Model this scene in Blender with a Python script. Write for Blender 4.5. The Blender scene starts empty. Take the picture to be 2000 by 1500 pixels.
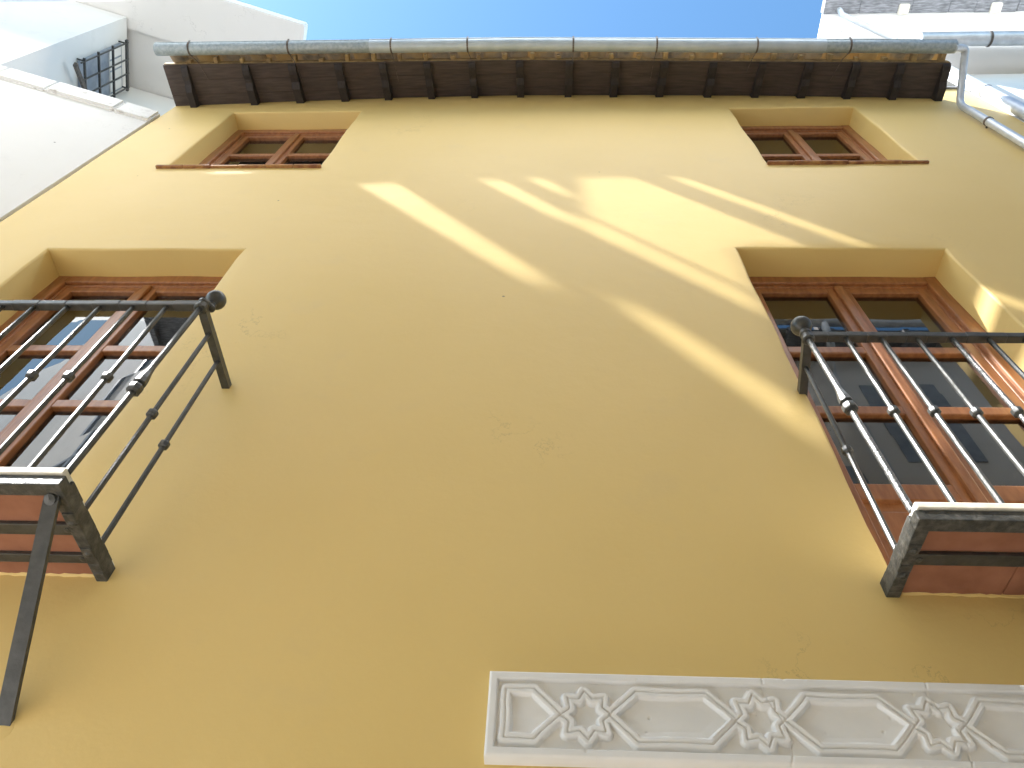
import bpy, bmesh, math, random
import numpy as np
from mathutils import Vector, Matrix
random.seed(7)
SC = bpy.context.scene
COL = SC.collection

# ------------------------------------------------------------------ camera
cam_d = bpy.data.cameras.new("camera")
cam_d.sensor_width = 36.0
cam_d.lens = 25.914
cam_d.clip_start = 0.02
cam_d.clip_end = 600
cam = bpy.data.objects.new("camera", cam_d)
COL.objects.link(cam)
Rt = Vector((0.99891864, 0.01972276, 0.04210172))
Up = Vector((-0.00837262, -0.81444406, 0.58018167))
Fw = Vector((-0.04573228, 0.57990679, 0.81339823))
M = Matrix.Identity(4)
for i in range(3):
    M[i][0], M[i][1], M[i][2] = Rt[i], Up[i], -Fw[i]
M.translation = Vector((0.0, -1.9, 1.6))
cam.matrix_world = M
SC.camera = cam

# ------------------------------------------------------------------ light
SUN = Vector((-2.9, -1.0, 3.74)).normalized()
sun_d = bpy.data.lights.new("sun", "SUN")
sun_d.energy = 5.0
sun_d.angle = math.radians(0.85)
sun_d.color = (1.0, 0.98, 0.95)
sun = bpy.data.objects.new("sun", sun_d)
sun.rotation_euler = SUN.to_track_quat('Z', 'Y').to_euler()
COL.objects.link(sun)
W = bpy.data.worlds.new("World")
SC.world = W
W.use_nodes = True
_n = W.node_tree.nodes
_sky = _n.new("ShaderNodeTexSky")
_sky.sky_type = 'NISHITA'
_sky.sun_disc = False
_sky.sun_elevation = math.asin(SUN.z)
_sky.sun_rotation = math.atan2(SUN.x, SUN.y) % (2 * math.pi)
_sky.altitude = 200
_sky.air_density = 1.0
_sky.dust_density = 0.6
_sky.ozone_density = 2.5
_tint = _n.new("ShaderNodeMix")
_tint.data_type = 'RGBA'; _tint.blend_type = 'MULTIPLY'; _tint.inputs[0].default_value = 1.0
_tint.inputs[7].default_value = (0.74, 1.0, 1.02, 1)
W.node_tree.links.new(_sky.outputs[0], _tint.inputs[6])
W.node_tree.links.new(_tint.outputs[2], _n["Background"].inputs[0])
_n["Background"].inputs[1].default_value = 0.075
SC.view_settings.view_transform = 'Standard'
SC.view_settings.look = 'None'
SC.view_settings.exposure = 2.3
SC.view_settings.gamma = 1.0
SC.render.engine = 'CYCLES'
SC.cycles.max_bounces = 10
SC.cycles.diffuse_bounces = 7
SC.cycles.glossy_bounces = 5
SC.cycles.use_denoising = True

# ------------------------------------------------------------------ materials
def new_mat(name):
    m = bpy.data.materials.new(name)
    m.use_nodes = True
    nt = m.node_tree
    return m, nt, nt.nodes["Principled BSDF"]

def noise(nt, scale, detail=5.0, rough=0.55, stretch=None, vec=None):
    geo = nt.nodes.new("ShaderNodeNewGeometry")
    mp = nt.nodes.new("ShaderNodeMapping")
    nt.links.new(geo.outputs["Position"], mp.inputs[0])
    if stretch:
        mp.inputs["Scale"].default_value = stretch
    t = nt.nodes.new("ShaderNodeTexNoise")
    t.inputs["Scale"].default_value = scale
    t.inputs["Detail"].default_value = detail
    t.inputs["Roughness"].default_value = rough
    nt.links.new(mp.outputs[0], t.inputs["Vector"])
    return t.outputs["Fac"]

def ramp(nt, fac, stops):
    r = nt.nodes.new("ShaderNodeValToRGB")
    el = r.color_ramp.elements
    while len(el) < len(stops):
        el.new(0.5)
    for e, (p, c) in zip(el, stops):
        e.position = p
        e.color = (*c, 1)
    nt.links.new(fac, r.inputs[0])
    return r.outputs[0]

def mix(nt, fac, a, b, mode='MIX'):
    x = nt.nodes.new("ShaderNodeMix")
    x.data_type = 'RGBA'
    x.blend_type = mode
    for s, v in ((0, fac), (6, a), (7, b)):
        if hasattr(v, "links"):
            nt.links.new(v, x.inputs[s])
        elif s == 0:
            x.inputs[0].default_value = v
        else:
            x.inputs[s].default_value = (*v, 1)
    return x.outputs[2]

def bump(nt, b, fac, strength, dist, prev=None):
    n = nt.nodes.new("ShaderNodeBump")
    n.inputs["Strength"].default_value = strength
    n.inputs["Distance"].default_value = dist
    nt.links.new(fac, n.inputs["Height"])
    if prev is not None:
        nt.links.new(prev, n.inputs["Normal"])
    nt.links.new(n.outputs[0], b.inputs["Normal"])
    return n.outputs[0]

def mat_noise(name, c1, c2, scale, rough=0.7, metal=0.0, bump_s=0.2, bump_d=0.003, bscale=None,
              stretch=None, lo=0.35, hi=0.65, coat=0.0, rough2=None, spec=None):
    m, nt, b = new_mat(name)
    f = noise(nt, scale, stretch=stretch)
    nt.links.new(ramp(nt, f, [(lo, c1), (hi, c2)]), b.inputs["Base Color"])
    b.inputs["Roughness"].default_value = rough
    b.inputs["Metallic"].default_value = metal
    if coat:
        b.inputs["Coat Weight"].default_value = coat
        b.inputs["Coat Roughness"].default_value = 0.25
    if spec is not None:
        b.inputs["Specular IOR Level"].default_value = spec
    bf = noise(nt, bscale or scale * 3, stretch=stretch)
    bump(nt, b, bf, bump_s, bump_d)
    return m

def stucco_mat(name, base, alt, stain, bump_d=0.004, specks=True, rough=0.85, spec=0.25):
    m, nt, b = new_mat(name)
    big = noise(nt, 0.55, 4, 0.5)
    mid = noise(nt, 3.5, 6, 0.6)
    c = ramp(nt, big, [(0.3, base), (0.7, alt)])
    patch = ramp(nt, mid, [(0.58, (0, 0, 0)), (0.78, (1, 1, 1))])
    pm = nt.nodes.new("ShaderNodeMath"); pm.operation = 'MULTIPLY'; pm.inputs[1].default_value = 0.4
    nt.links.new(patch, pm.inputs[0])
    c = mix(nt, pm.outputs[0], c, stain)
    if specks:
        geo = nt.nodes.new("ShaderNodeNewGeometry")
        vo = nt.nodes.new("ShaderNodeTexVoronoi")
        vo.inputs["Scale"].default_value = 2.3
        nt.links.new(geo.outputs["Position"], vo.inputs["Vector"])
        sp = ramp(nt, vo.outputs["Distance"], [(0.012, (1, 1, 1)), (0.022, (0, 0, 0))])
        c = mix(nt, sp, c, tuple(x * 0.35 for x in stain))
        # hairline cracks, only in a few places
        cn = noise(nt, 1.5, 8, 0.65)
        cr = ramp(nt, cn, [(0.4965, (0, 0, 0)), (0.5, (1, 1, 1)), (0.5035, (0, 0, 0))])
        where = ramp(nt, noise(nt, 0.9, 2, 0.5), [(0.60, (0, 0, 0)), (0.68, (0.55, 0.55, 0.55))])
        cm = mix(nt, 1.0, cr, where, 'MULTIPLY')
        c = mix(nt, cm, c, tuple(x * 0.45 for x in stain))
    nt.links.new(c, b.inputs["Base Color"])
    b.inputs["Roughness"].default_value = rough
    b.inputs["Specular IOR Level"].default_value = spec
    n1 = bump(nt, b, noise(nt, 7.0, 5, 0.5), 0.35, bump_d * 2)
    n2 = bump(nt, b, noise(nt, 60.0, 6, 0.6), 0.25, bump_d * 0.5, n1)
    return m

M_OCHRE = stucco_mat("ochre_plaster", (0.695, 0.505, 0.180), (0.73, 0.54, 0.215), (0.635, 0.475, 0.215), rough=0.58, spec=0.5)
M_WHITE = stucco_mat("white_plaster", (0.72, 0.705, 0.68), (0.77, 0.755, 0.735), (0.60, 0.59, 0.56))
M_COPING = mat_noise("weathered_limewash", (0.50, 0.47, 0.43), (0.78, 0.77, 0.75), 9.0, 0.9, lo=0.26, hi=0.44, bump_s=0.5, bump_d=0.01)
M_WOOD = mat_noise("varnished_red_wood", (0.25, 0.092, 0.030), (0.37, 0.15, 0.054), 6.0, 0.38, bump_s=0.15, bump_d=0.001,
                   stretch=(6, 6, 1.2), bscale=30, coat=0.35)
M_WOODH = mat_noise("varnished_red_rail", (0.25, 0.092, 0.030), (0.37, 0.15, 0.054), 6.0, 0.38, bump_s=0.15, bump_d=0.001,
                    stretch=(1.2, 6, 6), bscale=30, coat=0.35)
M_SOFFIT = mat_noise("dark_stained_boards", (0.046, 0.034, 0.031), (0.080, 0.059, 0.053), 5.0, 0.75, bump_s=0.4, bump_d=0.003, stretch=(1, 9, 9))
M_RAFTER = mat_noise("dark_stained_rafter", (0.015, 0.011, 0.011), (0.030, 0.022, 0.021), 7.0, 0.7, bump_s=0.4, bump_d=0.003, stretch=(9, 1, 9))
M_ZINC = mat_noise("galvanised_zinc", (0.41, 0.48, 0.54), (0.50, 0.57, 0.63), 8.0, 0.40, 0.3, 0.15, 0.001, 40)
M_ZINC2 = mat_noise("weathered_zinc", (0.29, 0.35, 0.39), (0.40, 0.46, 0.50), 34.0, 0.5, 0.3, 0.2, 0.001, 60, lo=0.40, hi=0.64)
M_PIPE = mat_noise("pale_grey_pipe", (0.50, 0.53, 0.57), (0.62, 0.65, 0.69), 12.0, 0.4, 0.35, 0.1, 0.001)
M_IRON = mat_noise("black_painted_iron", (0.022, 0.024, 0.024), (0.048, 0.050, 0.049), 25.0, 0.34, 0.0, 0.5, 0.0015, 90, spec=0.65)
M_HAMMER = mat_noise("hammered_iron", (0.030, 0.032, 0.032), (0.10, 0.10, 0.10), 60.0, 0.28, 0.0, 1.0, 0.006, 75, spec=0.8)
M_IRONR = mat_noise("rough_painted_iron", (0.035, 0.036, 0.034), (0.12, 0.115, 0.10), 30.0, 0.5, 0.0, 0.8, 0.004, 60, lo=0.45, hi=0.75)
M_WIRE = mat_noise("rusty_wire", (0.05, 0.045, 0.04), (0.14, 0.11, 0.09), 40.0, 0.6)
M_TERRA = mat_noise("terracotta_tile", (0.24, 0.095, 0.050), (0.33, 0.142, 0.080), 7.0, 0.75, bump_s=0.3, bump_d=0.003)
M_SLAB = mat_noise("pale_floor_edge", (0.62, 0.58, 0.48), (0.78, 0.74, 0.66), 16.0, 0.7, bump_s=0.4, bump_d=0.004)
M_MORTAR = mat_noise("ochre_mortar", (0.20, 0.13, 0.06), (0.40, 0.27, 0.11), 14.0, 0.9, bump_s=0.6, bump_d=0.008)
M_SILL = mat_noise("red_clay_sill", (0.20, 0.075, 0.030), (0.42, 0.22, 0.075), 12.0, 0.75, bump_s=0.5, bump_d=0.004, lo=0.4, hi=0.66)
M_FRIEZE = mat_noise("white_cast_plaster", (0.735, 0.74, 0.745), (0.80, 0.80, 0.80), 5.0, 0.6, bump_s=0.3, bump_d=0.0015, bscale=40)
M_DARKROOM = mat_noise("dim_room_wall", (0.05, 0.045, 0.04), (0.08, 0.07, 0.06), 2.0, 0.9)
M_STREET = mat_noise("stone_paving", (0.25, 0.245, 0.24), (0.36, 0.35, 0.34), 3.0, 0.8, bump_s=0.4, bump_d=0.01)
M_BROWNEAVE = mat_noise("weathered_eave_board", (0.12, 0.125, 0.135), (0.30, 0.31, 0.33), 10.0, 0.85, stretch=(1, 6, 6), lo=0.35, hi=0.7)
M_BLUEPANE = mat_noise("grey_blue_shutter", (0.20, 0.24, 0.30), (0.30, 0.34, 0.40), 8.0, 0.35)

def tiles_mat():
    m, nt, b = new_mat("clay_roof_tile")
    f = noise(nt, 9.0, 6)
    g = noise(nt, 2.2, 3)
    c = ramp(nt, f, [(0.3, (0.13, 0.11, 0.085)), (0.5, (0.27, 0.22, 0.16)), (0.7, (0.38, 0.28, 0.16))])
    c = mix(nt, ramp(nt, g, [(0.50, (0, 0, 0)), (0.60, (0.8, 0.8, 0.8))]), c, (0.44, 0.29, 0.11))
    nt.links.new(c, b.inputs["Base Color"])
    b.inputs["Roughness"].default_value = 0.9
    bump(nt, b, noise(nt, 40, 5), 0.5, 0.004)
    return m
M_TILE = tiles_mat()

def glass_mat():
    m = bpy.data.materials.new("window_glass")
    m.use_nodes = True
    nt = m.node_tree
    nt.nodes.clear()
    out = nt.nodes.new("ShaderNodeOutputMaterial")
    mx = nt.nodes.new("ShaderNodeMixShader")
    fr = nt.nodes.new("ShaderNodeFresnel"); fr.inputs["IOR"].default_value = 2.3
    tr = nt.nodes.new("ShaderNodeBsdfTransparent"); tr.inputs[0].default_value = (0.55, 0.58, 0.56, 1)
    gl = nt.nodes.new("ShaderNodeBsdfGlossy"); gl.inputs["Roughness"].default_value = 0.004
    nt.links.new(fr.outputs[0], mx.inputs[0])
    nt.links.new(tr.outputs[0], mx.inputs[1])
    nt.links.new(gl.outputs[0], mx.inputs[2])
    nt.links.new(mx.outputs[0], out.inputs[0])
    return m
M_GLASS = glass_mat()

def sunblock_mat(name, through, openness):
    m = bpy.data.materials.new(name)
    m.use_nodes = True
    nt = m.node_tree
    nt.nodes.clear()
    out = nt.nodes.new("ShaderNodeOutputMaterial")
    mx = nt.nodes.new("ShaderNodeMixShader"); mx.inputs[0].default_value = through
    d = nt.nodes.new("ShaderNodeBsdfDiffuse")
    t = nt.nodes.new("ShaderNodeBsdfTranslucent")
    f = noise(nt, 4.0)
    c = ramp(nt, f, [(0.3, (0.80, 0.80, 0.78)), (0.7, (0.86, 0.86, 0.84))])
    nt.links.new(c, d.inputs[0]); nt.links.new(c, t.inputs[0])
    nt.links.new(d.outputs[0], mx.inputs[1]); nt.links.new(t.outputs[0], mx.inputs[2])
    if openness:
        tp = nt.nodes.new("ShaderNodeBsdfTransparent")
        m2 = nt.nodes.new("ShaderNodeMixShader"); m2.inputs[0].default_value = openness
        nt.links.new(mx.outputs[0], m2.inputs[1]); nt.links.new(tp.outputs[0], m2.inputs[2])
        mx = m2
    nt.links.new(mx.outputs[0], out.inputs[0])
    return m
M_SUNBLOCK = sunblock_mat("sun_blocker_cloth", 0.9, 0.0)  # added canopy cloth, blocks direct sun and passes soft light
M_SUNFILTER = sunblock_mat("sun_filter_net", 0.7, 0.44)  # added net for the canopy gaps, lets part of the sun through

# ------------------------------------------------------------------ helpers
ORG = {}

def thing(name, loc, label, cat, group=None, kind=None):
    o = bpy.data.objects.new(name, None)
    o.empty_display_size = 0.2
    o.location = loc
    COL.objects.link(o)
    o["label"] = label
    o["category"] = cat
    if group: o["group"] = group
    if kind: o["kind"] = kind
    ORG[o.name] = Vector(loc)
    return o

def group_part(name, parent):
    o = bpy.data.objects.new(name, None)
    o.empty_display_size = 0.1
    o.parent = parent
    COL.objects.link(o)
    ORG[o.name] = ORG[parent.name]
    return o

def obj(name, bm, mat, parent=None, smooth=False, label=None):
    org = ORG[parent.name] if parent else Vector((0, 0, 0))
    bmesh.ops.recalc_face_normals(bm, faces=bm.faces)
    if smooth:
        for f in bm.faces: f.smooth = True
        for e in bm.edges:
            if len(e.link_faces) == 2 and e.calc_face_angle(0) > math.radians(38):
                e.smooth = False
    bmesh.ops.translate(bm, verts=bm.verts, vec=-org)
    me = bpy.data.meshes.new(name)
    bm.to_mesh(me)
    bm.free()
    me.materials.append(mat)
    o = bpy.data.objects.new(name, me)
    COL.objects.link(o)
    if parent: o.parent = parent
    ORG[o.name] = org
    if label: o["label"] = label
    return o

def BM():
    return bmesh.new()

def hexa(bm, pts):
    """box from 8 points: bottom loop of four, top loop of four"""
    v = [bm.verts.new(p) for p in pts]
    fs = [bm.faces.new([v[i] for i in q]) for q in
          ((0, 3, 2, 1), (4, 5, 6, 7), (0, 1, 5, 4), (1, 2, 6, 5), (2, 3, 7, 6), (3, 0, 4, 7))]
    return v, fs

def box(bm, x0, x1, y0, y1, z0, z1, bev=0.0):
    v, fs = hexa(bm, [(x0, y0, z0), (x1, y0, z0), (x1, y1, z0), (x0, y1, z0),
                      (x0, y0, z1), (x1, y0, z1), (x1, y1, z1), (x0, y1, z1)])
    if bev:
        es = list({e for f in fs for e in f.edges})
        bmesh.ops.bevel(bm, geom=es, offset=bev, segments=2, affect='EDGES', profile=0.5)

def frame_of(d):
    d = d.normalized()
    a = Vector((0, 0, 1)) if abs(d.z) < 0.9 else Vector((0, 1, 0))
    r = d.cross(a).normalized()
    return r, r.cross(d).normalized()

def bar(bm, a, b, w, h=None, n=4, twist=0.0, segs=1, rot=0.0, rad=None, jitter=0.0, cap=True):
    """prism from a to b, n sided; w,h full widths; rad(t) scales"""
    a, b = Vector(a), Vector(b)
    h = h or w
    r, u = frame_of(b - a)
    rings = []
    for s in range(segs + 1):
        t = s / segs
        c = a.lerp(b, t)
        k = rad(t) if rad else 1.0
        ring = []
        for i in range(n):
            an = rot + twist * t + 2 * math.pi * (i + 0.5) / n
            q = math.sqrt(2) if n == 4 else 1.0
            j = 1 + random.uniform(-jitter, jitter)
            ring.append(bm.verts.new(c + r * (math.cos(an) * w / 2 * q * k * j) + u * (math.sin(an) * h / 2 * q * k * j)))
        rings.append(ring)
    for s in range(segs):
        for i in range(n):
            bm.faces.new([rings[s][i], rings[s][(i + 1) % n], rings[s + 1][(i + 1) % n], rings[s + 1][i]])
    if cap:
        bm.faces.new(rings[0][::-1]); bm.faces.new(rings[-1])

def tube(bm, pts, r, n=14, cap=True):
    """round tube along a polyline, mitred at the bends"""
    pts = [Vector(p) for p in pts]
    rings = []
    prev_r = None
    for i, p in enumerate(pts):
        d0 = (p - pts[i - 1]).normalized() if i else (pts[1] - p).normalized()
        d1 = (pts[i + 1] - p).normalized() if i < len(pts) - 1 else d0
        t = (d0 + d1).normalized()
        if prev_r is None:
            prev_r, _ = frame_of(t)
        rr = (prev_r - t * prev_r.dot(t)).normalized()
        prev_r = rr
        uu = t.cross(rr)
        k = 1.0 / max(0.5, t.dot(d0))
        m = (d1 - d0)
        m = m.normalized() if m.length > 1e-5 else None
        ring = []
        for j in range(n):
            a = 2 * math.pi * j / n
            o = rr * math.cos(a) * r + uu * math.sin(a) * r
            if m is not None:
                o = o + m * (o.dot(m)) * (k - 1)
            ring.append(bm.verts.new(p + o))
        rings.append(ring)
    for s in range(len(rings) - 1):
        for j in range(n):
            bm.faces.new([rings[s][j], rings[s][(j + 1) % n], rings[s + 1][(j + 1) % n], rings[s + 1][j]])
    if cap:
        bm.faces.new(rings[0][::-1]); bm.faces.new(rings[-1])

def arc_pts(a, c, b, k=5):
    """quadratic bend a-c-b"""
    a, b, c = Vector(a), Vector(b), Vector(c)
    return [a * (1 - t) ** 2 + c * 2 * t * (1 - t) + b * t * t for t in [i / k for i in range(k + 1)]]

def lathe(bm, base, axis, prof, n=12, rot=0.0):
    base, axis = Vector(base), Vector(axis).normalized()
    r, u = frame_of(axis)
    rings = []
    for (d, rad) in prof:
        if rad < 1e-5:
            rings.append([bm.verts.new(base + axis * d)])
        else:
            rings.append([bm.verts.new(base + axis * d + r * math.cos(rot + 2 * math.pi * i / n) * rad + u * math.sin(rot + 2 * math.pi * i / n) * rad) for i in range(n)])
    for A, B in zip(rings, rings[1:]):
        for i in range(n):
            if len(A) == 1 and len(B) == 1: continue
            if len(A) == 1: bm.faces.new([A[0], B[(i + 1) % n], B[i]])
            elif len(B) == 1: bm.faces.new([A[i], A[(i + 1) % n], B[0]])
            else: bm.faces.new([A[i], A[(i + 1) % n], B[(i + 1) % n], B[i]])
    if len(rings[0]) > 1: bm.faces.new(rings[0][::-1])
    if len(rings[-1]) > 1: bm.faces.new(rings[-1])

def prism(bm, poly, off):
    """extrude a planar polygon (3d points) by vector off"""
    a = [bm.verts.new(p) for p in poly]
    b = [bm.verts.new(Vector(p) + Vector(off)) for p in poly]
    bm.faces.new(a); bm.faces.new(b[::-1])
    n = len(a)
    for i in range(n):
        bm.faces.new([a[i], b[i], b[(i + 1) % n], a[(i + 1) % n]])

def wob(x, z, s=1.0):
    """slow hand-trowelled unevenness"""
    return s * (0.5 * math.sin(1.7 * x + 0.6 * z + 0.4) + 0.3 * math.sin(3.1 * z - 1.3 * x + 1.1)
                + 0.2 * math.sin(5.3 * x + 4.1 * z) + 0.12 * math.sin(11 * x - 7 * z + 2))

def cuts(a, b, step, extra):
    xs = sorted(set([a, b] + [e for e in extra if a < e < b]))
    out = []
    for p, q in zip(xs, xs[1:]):
        k = max(1, round((q - p) / step))
        out += [p + (q - p) * i / k for i in range(k)]
    return out + [b]

def facade(bm, x0, x1, z0, z1, holes, depth, y0=0.0, step=0.12, amp=0.004, ztop=None, edge_r=0.014):
    """wall front with rectangular openings, their reveals, slightly uneven"""
    ex = [h[i] for h in holes for i in (0, 1)]
    ez = [h[i] for h in holes for i in (2, 3)]
    xs, zs = cuts(x0, x1, step, ex), cuts(z0, z1, step, ez)
    V = {}
    def vert(i, j):
        if (i, j) not in V:
            x, z = xs[i], zs[j]
            V[(i, j)] = bm.verts.new((x, y0 + wob(x, z, amp), z))
        return V[(i, j)]
    for i in range(len(xs) - 1):
        for j in range(len(zs) - 1):
            cx, cz = (xs[i] + xs[i + 1]) / 2, (zs[j] + zs[j + 1]) / 2
            if any(h[0] < cx < h[1] and h[2] < cz < h[3] for h in holes):
                continue
            bm.faces.new([vert(i, j), vert(i + 1, j), vert(i + 1, j + 1), vert(i, j + 1)])
    rim = [e for e in bm.edges if len(e.link_faces) == 1]
    inner = []
    for e in rim:
        c = (e.verts[0].co + e.verts[1].co) / 2
        if any(h[0] - 1e-4 <= c.x <= h[1] + 1e-4 and h[2] - 1e-4 <= c.z <= h[3] + 1e-4 for h in holes):
            inner.append(e)
    for v in {v for e in inner for v in e.verts}:
        x, z = v.co.x, v.co.z
        corner = any(min(abs(x - h[0]), abs(x - h[1])) < 1e-4 and min(abs(z - h[2]), abs(z - h[3])) < 1e-4 for h in holes)
        if not corner:
            on_x = any(min(abs(x - h[0]), abs(x - h[1])) < 1e-4 for h in holes)
            d = 0.0045 * math.sin(9.1 * x + 7.3 * z) + random.uniform(-0.002, 0.002)
            if on_x: v.co.x += d
            else: v.co.z += d
    r = bmesh.ops.extrude_edge_only(bm, edges=inner)
    nv = [g for g in r["geom"] if isinstance(g, bmesh.types.BMVert)]
    for v in nv:
        v.co.y = y0 + depth
    bmesh.ops.recalc_face_normals(bm, faces=bm.faces)
    if edge_r:
        es = [e for e in bm.edges if len(e.link_faces) == 2 and e.calc_face_angle(0) > 1.0
              and max(v.co.y for v in e.verts) < y0 + 0.03]
        bmesh.ops.bevel(bm, geom=es, offset=edge_r, segments=3, affect='EDGES', profile=0.5)

# ------------------------------------------------------------------ setting: street
bm = BM()
box(bm, -60, 60, -60, 60, -0.3, 0.0)
street = obj("street", bm, M_STREET)
street["kind"] = "structure"; street["label"] = "pale stone paving of the narrow alley"; street["category"] = "street"

# ------------------------------------------------------------------ yellow house
XL, XR = -3.63, 4.02
WUL = (-2.97, -1.76, 7.13, 8.66)
WUR = (1.66, 2.78, 7.15, 8.66)
DL = (-3.07, -1.845, 3.20, 5.655)
DR = (1.122, 2.322, 3.20, 5.665)
house = thing("yellow_house", (0.2, 0.3, 0.0), "ochre plastered house front with dark rafter eaves and four deep red wood openings", "house")

def bow(x): return max(0.0, 1 - (x / 3.65) ** 2)
def zb(x): return 0.12 * bow(x)
def skew(x): return 0.062 * max(0.0, (x + 0.3) / 3.9)
def sof_in(x): return 8.89 + zb(x) + 0.17 * bow(x)            # soffit height at the wall
def sof_out(x): return (-0.385 + 0.02 * bow(x) + skew(x), 8.85 + zb(x))

bm = BM()
facade(bm, XL, XR, 0.0, 9.35, [WUL, WUR, DL, DR], 0.36)
# side returns of the house
for x, s in ((XL, 1), (XR, -1)):
    v = [bm.verts.new(p) for p in ((x, 0.0, 0), (x, 6.0, 0), (x, 6.0, 9.3), (x, 0.0, 9.35))]
    bm.faces.new(v)
obj("wall", bm, M_OCHRE, house, smooth=True)

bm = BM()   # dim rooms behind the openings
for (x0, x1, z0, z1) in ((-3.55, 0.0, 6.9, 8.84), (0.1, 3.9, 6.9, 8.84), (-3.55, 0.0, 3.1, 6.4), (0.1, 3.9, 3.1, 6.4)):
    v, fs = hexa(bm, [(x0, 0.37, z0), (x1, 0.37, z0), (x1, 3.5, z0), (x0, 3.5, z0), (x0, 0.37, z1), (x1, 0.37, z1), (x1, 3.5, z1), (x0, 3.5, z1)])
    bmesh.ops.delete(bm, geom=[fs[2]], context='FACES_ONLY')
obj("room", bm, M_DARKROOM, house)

# soffit boards: three long boards side by side
bm = BM()
xs = [XL + (3.63 - XL) * i / 40 for i in range(41)]
NB = 3
for k in range(NB):
    for i in range(40):
        P = []
        for x in (xs[i], xs[i + 1]):
            yo, zo = sof_out(x)
            zi = sof_in(x)
            for t in (k / NB + (0.006 if k else 0.0), (k + 1) / NB):
                yy = 0.04 + (yo - 0.04) * t
                zz = zi + (zo - zi) * t
                P.append((x, yy, zz))
        a, b2, c, d = P
        th = 0.022
        v = [bm.verts.new(p) for p in (a, c, d, b2)] + [bm.verts.new((p[0], p[1], p[2] + th)) for p in (a, c, d, b2)]
        bm.faces.new([v[0], v[1], v[2], v[3]]); bm.faces.new([v[7], v[6], v[5], v[4]])
        bm.faces.new([v[0], v[4], v[5], v[1]]); bm.faces.new([v[3], v[2], v[6], v[7]])
        if i == 0: bm.faces.new([v[0], v[3], v[7], v[4]])
        if i == 39: bm.faces.new([v[1], v[5], v[6], v[2]])
obj("soffit", bm, M_SOFFIT, house)

# rafters, each with a carved tail
RX = [-3.429, -2.856, -2.418, -1.983, -1.562, -1.139, -0.719, -0.268, 0.194, 0.631, 1.074, 1.53, 1.97, 2.393, 2.803, 3.202, 3.595]
prof = [(0.0, 0.086), (0.42, 0.084), (0.52, 0.066), (0.58, 0.052), (0.66, 0.05), (0.76, 0.052), (0.86, 0.046), (0.95, 0.030), (0.985, 0.016)]
for x in RX:
    bm = BM()
    yo, zo = sof_out(x)
    zi = sof_in(x)
    w = 0.034 + random.uniform(-0.003, 0.003)
    dx = random.uniform(-0.006, 0.006)
    top = [(x, 0.03 + (yo - 0.03) * t, zi + (zo - zi) * t - 0.002) for t, _ in prof]
    low = [(x, 0.03 + (yo - 0.03) * t, zi + (zo - zi) * t - d * random.uniform(0.95, 1.05)) for t, d in prof]
    n = len(prof)
    A = [bm.verts.new((p[0] - w + dx * i / n, p[1], p[2])) for i, p in enumerate(top)] + [bm.verts.new((p[0] - w + dx * i / n, p[1], p[2])) for i, p in reversed(list(enumerate(low)))]
    B = [bm.verts.new((v.co.x + 2 * w, v.co.y, v.co.z)) for v in A]
    for i in range(n - 1):
        bm.faces.new([A[i], A[i + 1], A[2 * n - 2 - i], A[2 * n - 1 - i]])
        bm.faces.new([B[i], B[2 * n - 1 - i], B[2 * n - 2 - i], B[i + 1]])
    for i in range(2 * n):
        bm.faces.new([A[i], B[i], B[(i + 1) % (2 * n)], A[(i + 1) % (2 * n)]])
    obj("rafter", bm, M_RAFTER, house)

# roof: channel tiles below, cover tiles above, mortar between
bm = BM(); bmm = BM()
pitch = 0.2485
x = XL + 0.02
tiles = []
while x < 3.50:
    tiles.append(x); x += pitch
def half_pipe(bm, cx, y0, z0, y1, z1, r, up, th=0.014, n=10, k=1.0):
    rings = []
    for (y, z) in ((y0, z0), (y1, z1)):
        o, i_ = [], []
        for j in range(n + 1):
            a = math.pi * j / n
            s = math.sin(a) * (1 if up else -1)
            o.append(bm.verts.new((cx - math.cos(a) * r * k, y, z + s * r * 0.62)))
            i_.append(bm.verts.new((cx - math.cos(a) * (r - th) * k, y, z + s * (r * 0.62 - th))))
        rings.append((o, i_))
    (o0, i0), (o1, i1) = rings
    for j in range(n):
        bm.faces.new([o0[j], o0[j + 1], o1[j + 1], o1[j]])
        bm.faces.new([i0[j], i1[j], i1[j + 1], i0[j + 1]])
        bm.faces.new([o0[j], i0[j], i0[j + 1], o0[j + 1]])
        bm.faces.new([o1[j], o1[j + 1], i1[j + 1], i1[j]])
    for q in (0, n):
        bm.faces.new([o0[q], o1[q], i1[q], i0[q]])
for tx in tiles:
    yo, zo = sof_out(tx)
    j = random.uniform(-0.012, 0.012)
    cx = tx + 0.10 + random.uniform(-0.006, 0.006)
    ye = yo - 0.135 + j
    half_pipe(bm, cx, ye, zo + 0.075, yo + 0.10, zo + 0.075 + 0.15, 0.084, False, k=random.uniform(0.97, 1.03))
    if cx + pitch / 2 < 3.6: half_pipe(bm, cx + pitch / 2, ye - 0.008, zo + 0.085, yo + 0.10, zo + 0.085 + 0.15, 0.080, True)
    # mortar plug under the cover tile, and bedding strip
    px = cx + pitch / 2
    if px > 3.6: continue
    wv = random.uniform(0.016, 0.024)
    box(bmm, px - wv, px + wv, yo - 0.05 + random.uniform(-0.03, 0.02), yo - 0.004, zo + 0.030, zo + 0.10, 0.006)
for i in range(40):
    xa, xb = xs[i], xs[i + 1]
    (ya, za), (yb, zc) = sof_out(xa), sof_out(xb)
    hexa(bmm, [(xa, ya - 0.006, za + 0.024), (xb, yb - 0.006, zc + 0.024), (xb, yb + 0.03, zc + 0.024), (xa, ya + 0.03, za + 0.024),
               (xa, ya - 0.006, za + 0.10), (xb, yb - 0.006, zc + 0.10), (xb, yb + 0.03, zc + 0.10), (xa, ya + 0.03, za + 0.10)])
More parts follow.
